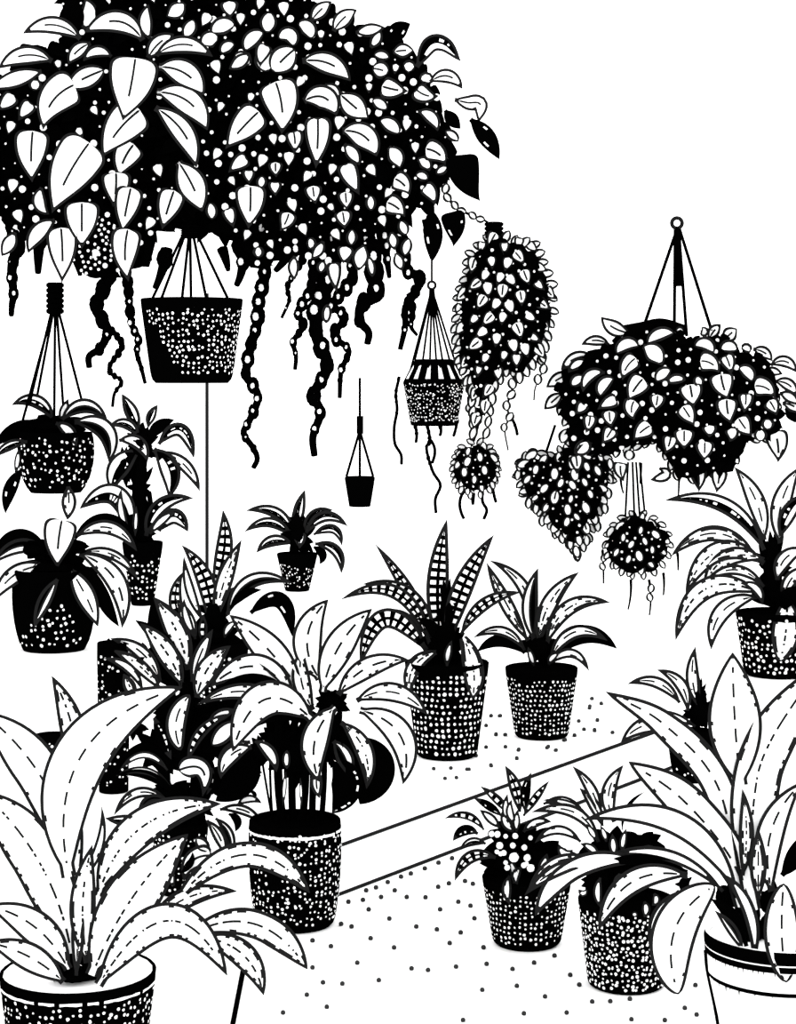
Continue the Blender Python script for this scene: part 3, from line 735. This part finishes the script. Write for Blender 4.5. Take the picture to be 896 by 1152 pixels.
Lp.leaves(z11, [([705,110,715,30,732,-25],40,'streak'),([695,130,640,50,542,42],40,'streak'),([690,130,620,80,537,110],36,'streak'),([690,150,625,140,575,178],40,'streak'),([730,110,770,50,822,40],34,'streak'),([735,115,800,60,870,92],38,'streak'),([760,120,830,105,852,155],32,'streak'),
 ([760,160,790,190,780,215],30,'black'),([765,150,830,170,850,245],38,'streak'),([714,115,716,140,714,165],42,'clear','H')], spread=.5)
Lp.finish()
M = potted('snake_plant', 'dark spotted upright snake plant behind the mottled rosette left of centre', 205, 281, 722, 216, 270, 800, lo=.12, hi=.8, sp=5.6, dr=1.8, corner=.05, seed=14, fuzz=.35, dens=.85)
M.core([(243, 690, 20, 34), (238, 716, 30, 16)])
M.leaves(z11, [([470,400,480,330,532,285],40,'split'),([400,400,350,270,338,190],34,'clear'),([350,430,310,320,335,242],46,'ladder'),([425,420,395,240,332,155],62,'ladder'),([430,300,470,160,465,40],58,'ladder'),([440,400,480,240,525,138],56,'mott'),
 ([480,380,560,270,690,278],50,'split'),([555,375,640,330,690,450],54,'spot'),([490,360,540,310,590,300],30,'black'),([375,460,360,400,345,350],34,'clear'),([470,455,490,415,515,400],26,'clear'),([400,470,400,420,402,380],30,'ladder')], spread=.5)
M.finish()
Hh = potted('potted_plant', 'arching strap leaved plant in a large dotted pot at the far right edge', 828, 922, 688, 838, 912, 765, lo=.1, hi=.93, sp=6.3, dr=2.0, dens=.88, corner=.08, seed=15, fuzz=.3)
Hh.core([(870, 640, 18, 50), (880, 670, 32, 16)])
Hh.leaves(z10, [([850,350,850,240,910,120],62,'plain'),([850,330,880,250,930,200],50,'streak'),([800,340,775,220,712,122],58,'plain'),([800,370,690,240,502,222],50,'streak'),([770,380,650,320,522,388],50,'mott'),([800,410,680,370,565,502],64,'mott'),([800,400,700,390,618,485],56,'mott'),([800,480,720,430,620,468],34,'plain'),
 ([790,500,640,480,535,640],66,'mott'),([780,510,680,550,642,668],56,'plain'),([795,530,770,480,730,470],30,'clear'),([840,460,870,390,930,370],50,'plain'),([860,520,880,460,930,420],44,'plain'),([840,560,900,500,920,520],50,'black'),([868,520,865,620,848,705],84,'mott','O')], spread=.5)
Hh.finish()

# mid: C, D, I
Cc = potted('snake_plant', 'tall banded snake plant in a large dotted pot standing centre of the floor', 455, 551, 744, 470, 538, 857, lo=.08, hi=.9, sp=6.6, dr=2.15, dens=.97, corner=.06, seed=16, fuzz=.16, mask=lambda t, v: 1 if abs(t+.1) < 1.15 or abs(t) > 1.6 else .2)  # dots thinned near the silhouette as painted shading
Cc.core([(497, 728, 28, 26), (503, 690, 13, 34)])
Cc.leaves(z4, [([310,480,220,290,120,148],44,'ladder'),([330,480,318,230,345,68],72,'ladder'),([345,470,400,270,492,118],68,'ladder'),([300,440,200,290,80,272],50,'ladder'),([290,460,160,290,12,320],46,'ladder'),([270,460,180,370,102,385],44,'ladder'),([280,480,150,380,72,528],64,'ladder'),
 ([390,430,470,330,578,298],42,'ladder'),([320,480,300,410,250,380],40,'black'),([330,490,345,420,350,380],60,'black'),([345,530,350,480,360,450],26,'clear'),([320,485,250,520,228,632],50,'mott'),([395,440,425,520,425,635],66,'mott','S')], spread=.6)
Cc.finish()
Dd = potted('potted_plant', 'smaller spiky plant in a tapered dotted pot right of the banded snake plant', 568, 651, 750, 580, 640, 834, lo=.1, hi=.86, sp=5.2, dr=1.6, dens=.93, corner=.1, seed=17, fuzz=.22)
Dd.core([(607, 728, 22, 20), (606, 705, 12, 24)])
Dd.leaves(z4, [([610,440,570,260,480,198],44,'plain'),([600,450,530,330,470,205],46,'mott'),([620,450,606,330,632,222],54,'split'),([635,460,670,330,760,235],56,'mott'),([660,460,740,340,858,330],52,'mott'),([590,490,520,450,440,485],42,'black'),([590,480,520,420,430,440],34,'plain'),
 ([680,500,780,430,880,475],60,'black'),([670,510,760,420,850,450],44,'plain'),([665,525,740,490,792,545],32,'plain'),([620,530,610,500,600,470],22,'clear'),([665,525,680,500,700,490],24,'clear')], spread=.5)
Dd.finish()
zi = Z(500, 720, 2.263)
Ii = potted('potted_plant', 'small spiky plant in a plain black pot behind the big right plant', 752, 806, 822, 760, 800, 882, belly=.006, lo=.08, hi=.3, sp=4.2, dr=1.5, dens=.5, fuzz=.5, corner=.3, seed=18, mask=lambda t, v: 1 if t < .1 else .3)
Ii.core([(788, 803, 18, 20), (786, 785, 9, 22)])
Ii.leaves(zi, [([650,170,632,90,640,18],36,'plain'),([620,180,600,110,543,76],34,'plain'),([600,160,530,105,468,112],32,'plain'),([690,180,700,130,715,80],30,'plain'),([610,235,520,215,450,262],46,'plain'),([640,220,560,190,500,190],24,'clear'),([690,200,740,160,790,170],30,'black')], spread=.5)
Ii.finish()

# planters at left behind the front plant
zn = Z(100, 660, 4.48); zo = Z(110, 820, 4.073); zA = Z(0, 740, 2.797)
def planter(name, label, x0, x1, yt, yb, cat, lo, hi, seed, dens=.5, mask=None):
    P = potted(name, label, x0, x1, yt, x0+1, x1-1, yb, cat=cat, lo=lo, hi=hi, sp=6.0, dr=1.7, dens=dens, corner=.01, seed=seed, fuzz=.6, sides=40, mask=mask)
    return P
N = potted('potted_plant', 'mottled leafy rosette growing from a tall narrow dotted planter behind the front left plant', 109, 147, 722, 112, 145, 894, lo=.06, hi=.95, sp=6.2, dr=1.7, dens=.55, corner=.01, fuzz=.6, seed=20)
DN = N.D
N.core([(150,815,16,16), (213, 770, 12, 26), (180,845,26,30), (235,825,32,34), (262,800,22,26), (190,800,18,26), (205, 835, 26, 32), (165, 742, 20, 18), (185, 745, 16, 24)], D=DN)
N.stems(zn, [([90,270,280,420,480,520],30),([500,480,490,640,480,800],60)], D=DN)
N.leaves(zn, [([470,520,470,330,425,160],70,'black'),([430,520,330,400,230,360],70,'black'),([505,400,490,230,440,60],40,'ladder'),([540,250,500,180,480,60],46,'clear'),([480,520,395,390,325,52],100,'black'),
 ([500,420,440,220,325,52],118,'mott'),([360,480,330,380,240,300],60,'black'),([450,500,400,330,235,170],100,'black'),([470,500,390,330,260,185],108,'mott'),([360,480,250,320,110,262],76,'plain'),([360,520,230,380,120,320],70,'mott'),([270,520,200,410,75,362],52,'plain'),
 ([230,560,205,500,175,440],66,'mott'),([520,480,560,350,625,215],70,'vein'),([545,560,590,430,715,298],110,'mott'),([330,660,370,760,415,870],64,'dots'),([500,880,570,730,715,640],56,'ladder'),([600,690,680,640,740,620],60,'clear'),([620,800,680,740,735,680],90,'clear','O'),
 ([510,545,440,680,465,825],104,'plain','O')], D=DN, spread=.4)
N.finish()
Q = potted('planter', 'short black dotted planter left behind the upright front leaf', 38, 80, 826, 42, 76, 896, cat='planter', lo=.06, hi=.93, sp=6.0, dr=1.8, dens=.6, corner=.02, fuzz=.5, seed=21)
O = potted('potted_plant', 'dark arching plant low between the front left plant and the round central pot', 170, 235, 925, 176, 228, 1010, lo=.1, hi=.9, seed=22)
DO = O.D
O.core([(272,865,20,22), (235,880,22,22), (195, 893, 24, 16), (205, 915, 26, 16), (222, 905, 16, 30), (180, 985, 26, 10), (200, 960, 14, 40)], D=DO)
O.leaves(zo, [([310,240,230,80,140,100],50,'black'),([330,260,210,100,90,190],76,'black'),([320,190,220,120,100,190],34,'clear'),([330,260,210,190,85,215],36,'clear'),([350,300,220,210,90,210],44,'black'),([320,330,200,290,75,395],52,'plain'),([340,350,240,330,190,420],56,'split'),
 ([220,420,120,420,35,410],56,'streak'),([690,340,720,300,680,280],20,'black'),([640,350,700,320,750,340],40,'plain'),([560,370,660,370,760,440],50,'plain'),([500,420,560,500,585,590],56,'vein'),([540,410,600,480,610,590],50,'split'),([600,390,640,420,630,470],40,'black'),
 ([450,500,470,520,510,560],60,'clear','O'),([400,540,420,600,360,660],50,'black'),([350,720,340,700,350,660],30,'clear'),([520,580,440,600,395,700],104,'vein','H'),([725,110,680,200,540,330],150,'black'),([700,60,600,110,565,230],66,'plain'),([525,180,520,250,500,300],28,'dots'),
 ([370,190,470,180,480,310],100,'vein','H')], D=DO, spread=.35)
O.finish()

# central round pot plant B
z12 = Z(200, 660, 2.88)
Bp = potted('potted_plant', 'broad leaved leafy plant with bare stems in the round pot with a painted rim highlight left of centre', 280, 384, 921, 287, 376, 1052, lo=.09, hi=.93, sp=6.2, dr=1.9, dens=.85, corner=.1, rimline=.91, seed=23, fuzz=.4, belly=.008, mask=lambda t, v: 1 if t > -.3 or v < .42 else .5)  # sparser dots at upper left are painted shading
Bp.core([(316,835,26,26), (296,845,18,16), (374, 790, 19, 15), (338, 802, 16, 14), (335, 850, 30, 34), (374, 830, 20, 30), (310, 800, 18, 20)])
Bp.stems(z12, [([330,430,325,600,345,790],30),([380,430,370,600,375,790],26),([410,420,415,600,400,790],26),([450,440,440,600,435,790],24),([300,500,300,620,310,780],9),([270,540,290,660,312,780],8),([470,420,475,600,465,760],20)])
Bp.leaves(z12, [([425,400,390,350,380,300],60,'black'),([460,300,420,170,488,42],98,'plain'),([470,340,520,200,630,72],100,'plain'),([400,350,290,200,168,92],104,'plain'),([440,400,400,300,405,195],62,'plain'),([375,370,260,260,105,325],88,'plain'),([390,400,250,310,120,340],60,'black'),
 ([380,410,230,340,65,382],56,'plain'),([520,350,620,260,750,238],72,'plain'),([580,370,680,340,810,415],66,'plain'),([430,440,330,390,240,460],90,'black'),([590,490,630,590,590,705],150,'black'),([590,400,720,480,730,640],92,'plain'),([570,450,560,480,580,560],60,'black'),
 ([530,440,600,520,612,655],62,'mott'),([505,500,545,560,560,620],56,'split'),([500,560,545,620,500,735],100,'dots'),([250,500,300,540,320,600],42,'clear'),([455,590,450,640,460,685],40,'plain'),([240,520,180,540,140,620],56,'plain'),([355,530,352,560,355,590],26,'clear','O'),
 ([350,600,345,660,342,710],16,'clear'),([398,620,400,680,402,710],12,'clear'),([435,430,310,360,178,535],118,'plain'),([510,390,450,480,458,632],92,'plain')], spread=.5)
Bp.finish()

# E and F
zE = Z(500, 860, 4.48); zF = Z(600, 840, 4.48)
E = potted('flowering_plant', 'small plant with white round blooms in a dotted pot right of the path', 542, 644, 985, 556, 632, 1072, lo=.12, hi=.86, sp=6.0, dr=1.75, dens=.92, corner=.12, seed=24, fuzz=.25)
E.core([(580, 948, 34, 26), (600, 965, 36, 20), (570, 970, 26, 16)])
E.leaves(zE, [([380,240,360,120,308,8],66,'ladder'),([410,240,410,140,438,42],52,'dots'),([400,260,460,170,528,85],42,'ladder'),([330,250,260,170,185,112],46,'ladder'),([290,260,210,200,150,170],44,'dots'),([330,300,310,230,320,150],40,'clear'),([280,320,220,260,180,230],50,'plain'),
 ([200,330,120,260,5,272],42,'ladder'),([170,350,120,330,45,385],56,'dots'),([210,400,140,390,80,430],46,'streak'),([260,470,150,460,55,585],66,'ladder'),([350,340,310,290,290,240],52,'mott'),([365,340,365,280,370,230],40,'mott'),([360,300,330,220,340,180],44,'clear'),
 ([400,340,470,290,540,290],50,'mott'),([500,200,580,180,700,230],46,'plain'),([520,220,620,200,720,260],40,'dots'),([420,380,520,330,560,320],36,'black'),([480,560,510,480,520,450],50,'mott'),([350,600,350,540,320,470],40,'mott'),([330,560,315,630,330,705],50,'mott'),([390,520,360,560,370,605],46,'mott')], spread=.6, rim=1.8)
for (x, y, r) in [(240,350,18),(268,352,20),(310,362,14),(358,360,18),(280,408,22),(346,408,18),(404,418,18),(266,440,14),(300,446,18),(352,468,30),(418,470,22),(402,508,18),(436,522,24),(318,520,18),(285,450,15),(435,370,14),(310,495,14),(415,500,14)]:
    p = zE.p([x, y])[0]; mb = MB(); mm = E.D/F; c = un(p[0], p[1], E.D-.1)
    ball(mb, c, r*.8/4.48*mm, W, .06, 12, 7); E_o = mb.build('bloom', E.root)
    mb = MB(); ball(mb, c+Vector((.0, .004, 0)), (r*.8/4.48+1.3)*mm, B, .05, 12, 7, (1, .6, 1)); mb.build('calyx', E.root)
E.finish()
Fp = potted('potted_plant', 'strap leaved plant in a wide dotted pot partly covered by the big right plant', 650, 760, 1010, 662, 748, 1121, lo=.06, hi=.93, sp=5.6, dr=2.0, dens=.97, corner=.06, seed=25, fuzz=.4)
Fp.core([(655,970,20,16), (740,970,22,16), (692, 955, 34, 22), (720, 950, 26, 16), (675, 990, 20, 26), (708, 985, 32, 20)])
Fp.leaves(zF, [([340,360,300,230,200,100],62,'plain'),([350,400,310,300,235,210],60,'plain'),([410,380,380,250,455,95],80,'plain'),([300,400,200,300,50,270],40,'plain'),([450,420,480,300,560,230],22,'black'),([560,380,590,340,620,300],16,'black'),([330,480,240,350,-5,330],66,'plain'),
 ([240,480,120,420,10,485],52,'plain'),([130,500,170,540,200,520],50,'clear'),([320,470,290,420,270,390],36,'clear'),([370,480,355,430,340,400],32,'clear'),([330,550,290,510,240,490],42,'clear'),([410,550,405,500,400,440],44,'clear'),([450,530,455,470,470,415],36,'clear'),
 ([640,550,590,515,530,525],36,'clear'),([760,570,700,545,650,560],36,'clear'),([820,630,780,590,720,585],40,'clear'),([340,660,325,740,345,815],44,'plain'),([440,640,430,690,440,730],50,'clear'),([560,780,570,830,560,860],44,'clear'),([610,740,620,780,600,800],40,'plain'),([500,850,510,845,520,860],30,'clear'),
 ([270,720,255,740,230,720],34,'clear'),([280,570,200,570,120,610],40,'plain'),([340,590,120,580,-25,720],60,'plain')], spread=.5)
Fp.finish()

# front left A
A = potted('large_leaved_plant', 'huge broad leaved plant in a dotted pot with a painted rim highlight at the front left corner', 0, 176, 1091, 14, 160, 1240, lo=.08, hi=.86, sp=8.0, dr=2.2, dens=.93, corner=.06, rimline=.9, seed=26, fuzz=.4, soil='gravel')
A.potbox = (88, 1122, .16, A.D)
A.D -= .1
A.core([(84, 1096, 34, 12), (82, 1072, 13, 36), (66, 1084, 20, 18), (104, 1084, 20, 18)], nl=12)
A.leaves(zA, [([240,400,225,210,163,58],82,'mott','L',.2),([230,660,120,360,-60,170],150,'plain','S',.04),([232,720,320,560,320,470],32,'plain'),([218,690,255,310,574,92],180,'plain','L',-.02),([460,870,560,770,745,735],66,'mott'),
 ([225,930,110,620,-60,420],165,'mott','S'),([310,750,420,555,695,460],118,'mott'),([580,735,800,620,975,740],84,'mott','S'),([215,980,100,840,-40,780],110,'plain'),([200,1020,90,940,-40,895],92,'plain'),([240,1000,245,850,245,720],42,'mott'),([275,960,260,830,290,590],84,'mott'),
 ([290,1000,400,780,592,555],172,'mott'),([620,860,760,830,968,980],92,'mott','S'),([640,880,760,930,830,1062],84,'mott'),([310,1030,560,830,715,1000],118,'mott')], spread=.45, bow=.05, rim=2.6)
A.finish()

# front right G
zG = Z(740, 960, 5.744)
cx, D, rt, rb, zt = floor_pot(None, 794, 966, 1047, 822, 938, 1260)
Gp = Plant('large_leaved_plant', 'huge broad leaved plant in a white pot with black bands at the front right corner', 'potted plant', D, (cx, D, 0))
m = D/F; mb = MB()
zr = zt
pr = [(rb*.96, 0), (rb, .006), (rb+(rt-rb)*.5, zt*.5), (rt-5*m, zt-27*m), (rt-3*m, zt-24*m), (rt-1*m, zt-24*m), (rt, zt-22*m), (rt, zt-16*m), (rt, zt-12*m), (rt+1*m, zt-11*m), (rt+1*m, zt-2*m), (rt, zt), (rt-4*m, zt), (rt-5*m, zt-25*m)]
mt = [W, W, W, B, W, B, W, W, B, W, B, B, B]
pr = [(rb*.96, 0), (rb, .006), (rb+(rt-rb)*.5, zt*.5), (rt-4*m, zt-50*m), (rt-3*m, zt-45*m), (rt-1.5*m, zt-24*m), (rt, zt-23*m), (rt, zt-16*m), (rt+.5*m, zt-14.5*m), (rt+1*m, zt-7*m), (rt, zt), (rt-4*m, zt), (rt-5*m, zt-25*m)]
mt = [W, W, W, B, W, W, B, W, B, B, B, B]
mt = [W, W, W, B, W, W, B, W, B, B, W, W]
lathe(mb, cx, D, pr, W, 56, mt+[W])
rn = random.Random(5)
for (zz, rr, n_) in ((zt-16*m-6*m, rt-.3*m, 90), (zt-50*m, rt-4.2*m, 80)):
    for k in range(n_):
        if rn.random() < .45: continue
        th = 2*math.pi*k/n_; h_ = rn.uniform(2, 8)*m; w_ = rn.uniform(.008, .016)
        V = [(cx+(rr+.0015)*math.sin(th-w_), D-(rr+.0015)*math.cos(th-w_), zz+1.5*m), (cx+(rr+.0015)*math.sin(th+w_), D-(rr+.0015)*math.cos(th+w_), zz+1.5*m), (cx+(rr+.0004)*math.sin(th), D-(rr+.0004)*math.cos(th), zz-h_)]
        mb.add(V, [(0, 1, 2)], B)
Gp.pot = mb.build('pot', Gp.root); Gp.pot['_o'] = tuple(Gp.root.location); Gp.pot['label'] = 'white pot with ragged black bands'
for s in (-1, 1):  # added black tubes stand in for the pot's drawn silhouette
    mb = MB(); tube(mb, [Vector((cx+s*(rb+1*m), D, 0.004)), Vector((cx+s*(rb+(rt-rb)*.5+1*m), D, zt*.5)), Vector((cx+s*(rt-3*m), D, zt-46*m)), Vector((cx+s*(rt-.5*m), D, zt-22*m))], 2.6*m, B); mb.build('side_outline', Gp.pot)
mb = MB(); lathe(mb, cx, D, [(rt-5*m, zt-.02), (rt-5*m, zt-.012), (rt*.5, zt-.006), (.01, zt-.004)], W, 24); mb.build('gravel', Gp.root)
Gp.D -= .06
Gp.core([(846, 1048, 20, 24), (866, 1044, 20, 24), (838, 1025, 18, 30), (845, 1030, 18, 36), (828, 1000, 16, 26), (868, 1015, 22, 22), (770, 995, 10, 12), (815, 1010, 16, 22)], nl=6)
Gp.leaves(z7, [([755,370,742,230,735,32],138,'plain'),([755,680,700,380,560,215,412,132],82,'plain','S'),([780,640,790,400,830,260,960,60],125,'mott','S'),([790,690,720,540,600,400,470,310],100,'plain','S'),([835,640,835,480,915,360],74,'plain'),([760,600,770,480,760,380],40,'mott'),
 ([860,600,890,560,930,480],50,'black'),([800,660,800,560,800,480],44,'mott'),([745,640,600,470,355,458],66,'clear'),([710,640,560,545,400,555],32,'clear'),([620,590,500,560,400,570],30,'black'),([480,560,320,590,232,702],56,'clear','S'),([400,560,300,580,205,650],36,'plain'),([620,600,490,610,393,740],64,'plain'),
 ([600,640,548,710,537,812],46,'plain'),([770,780,730,700,680,660],40,'black'),([760,790,720,720,690,690],28,'split'),([790,800,780,700,720,600],34,'clear','S'),([690,625,595,720,597,902],116,'plain','O'),([865,620,860,750,872,872],92,'plain','O')], spread=.45, bow=.04, rim=2.8)
Gp.finish()

# thin pole
mb = MB(); D = 6.3*K_; m = D/F
tube(mb, [un(233, 330, D), Vector((un(233, 500, D).x, D, .8)), Vector((un(233, 500, D).x, D, 0.006))], 2.0*m, I, 10, 8)
b = MB(); 
root = empty('support_pole', (un(233, 500, D).x, D, 0), 'thin dark vertical pole rising behind the large hanging pot', 'pole')
mb.build('pole', root)
mb = MB(); lathe(mb, root.location.x, D, [(.05, 0.0), (.05, .01), (.015, .02)], I, 20); mb.build('base', root)

for o in bpy.data.objects:
    if '_o' in o.keys(): del o['_o']

# ================================================================== LIGHT, CAMERA
w = bpy.data.worlds.new('World'); sc.world = w; w.use_nodes = True
bg = w.node_tree.nodes['Background']; bg.inputs[0].default_value = (1, 1, 1, 1); bg.inputs[1].default_value = 1.0
cam = bpy.data.cameras.new('Camera'); co = bpy.data.objects.new('Camera', cam); col.objects.link(co)
co.location = (0, 0, HC); co.rotation_euler = (math.pi/2, 0, 0)
cam.sensor_fit = 'VERTICAL'; cam.sensor_height = 24; cam.lens = F/1152*24
cam.shift_y = -(576-HY)/1152; cam.shift_x = 0
cam.clip_end = 300
sc.camera = co
sc.view_settings.view_transform = 'Standard'; sc.view_settings.look = 'None'
sc.view_settings.gamma = 1; sc.view_settings.use_curve_mapping = False
sc.view_settings.exposure = 1.3
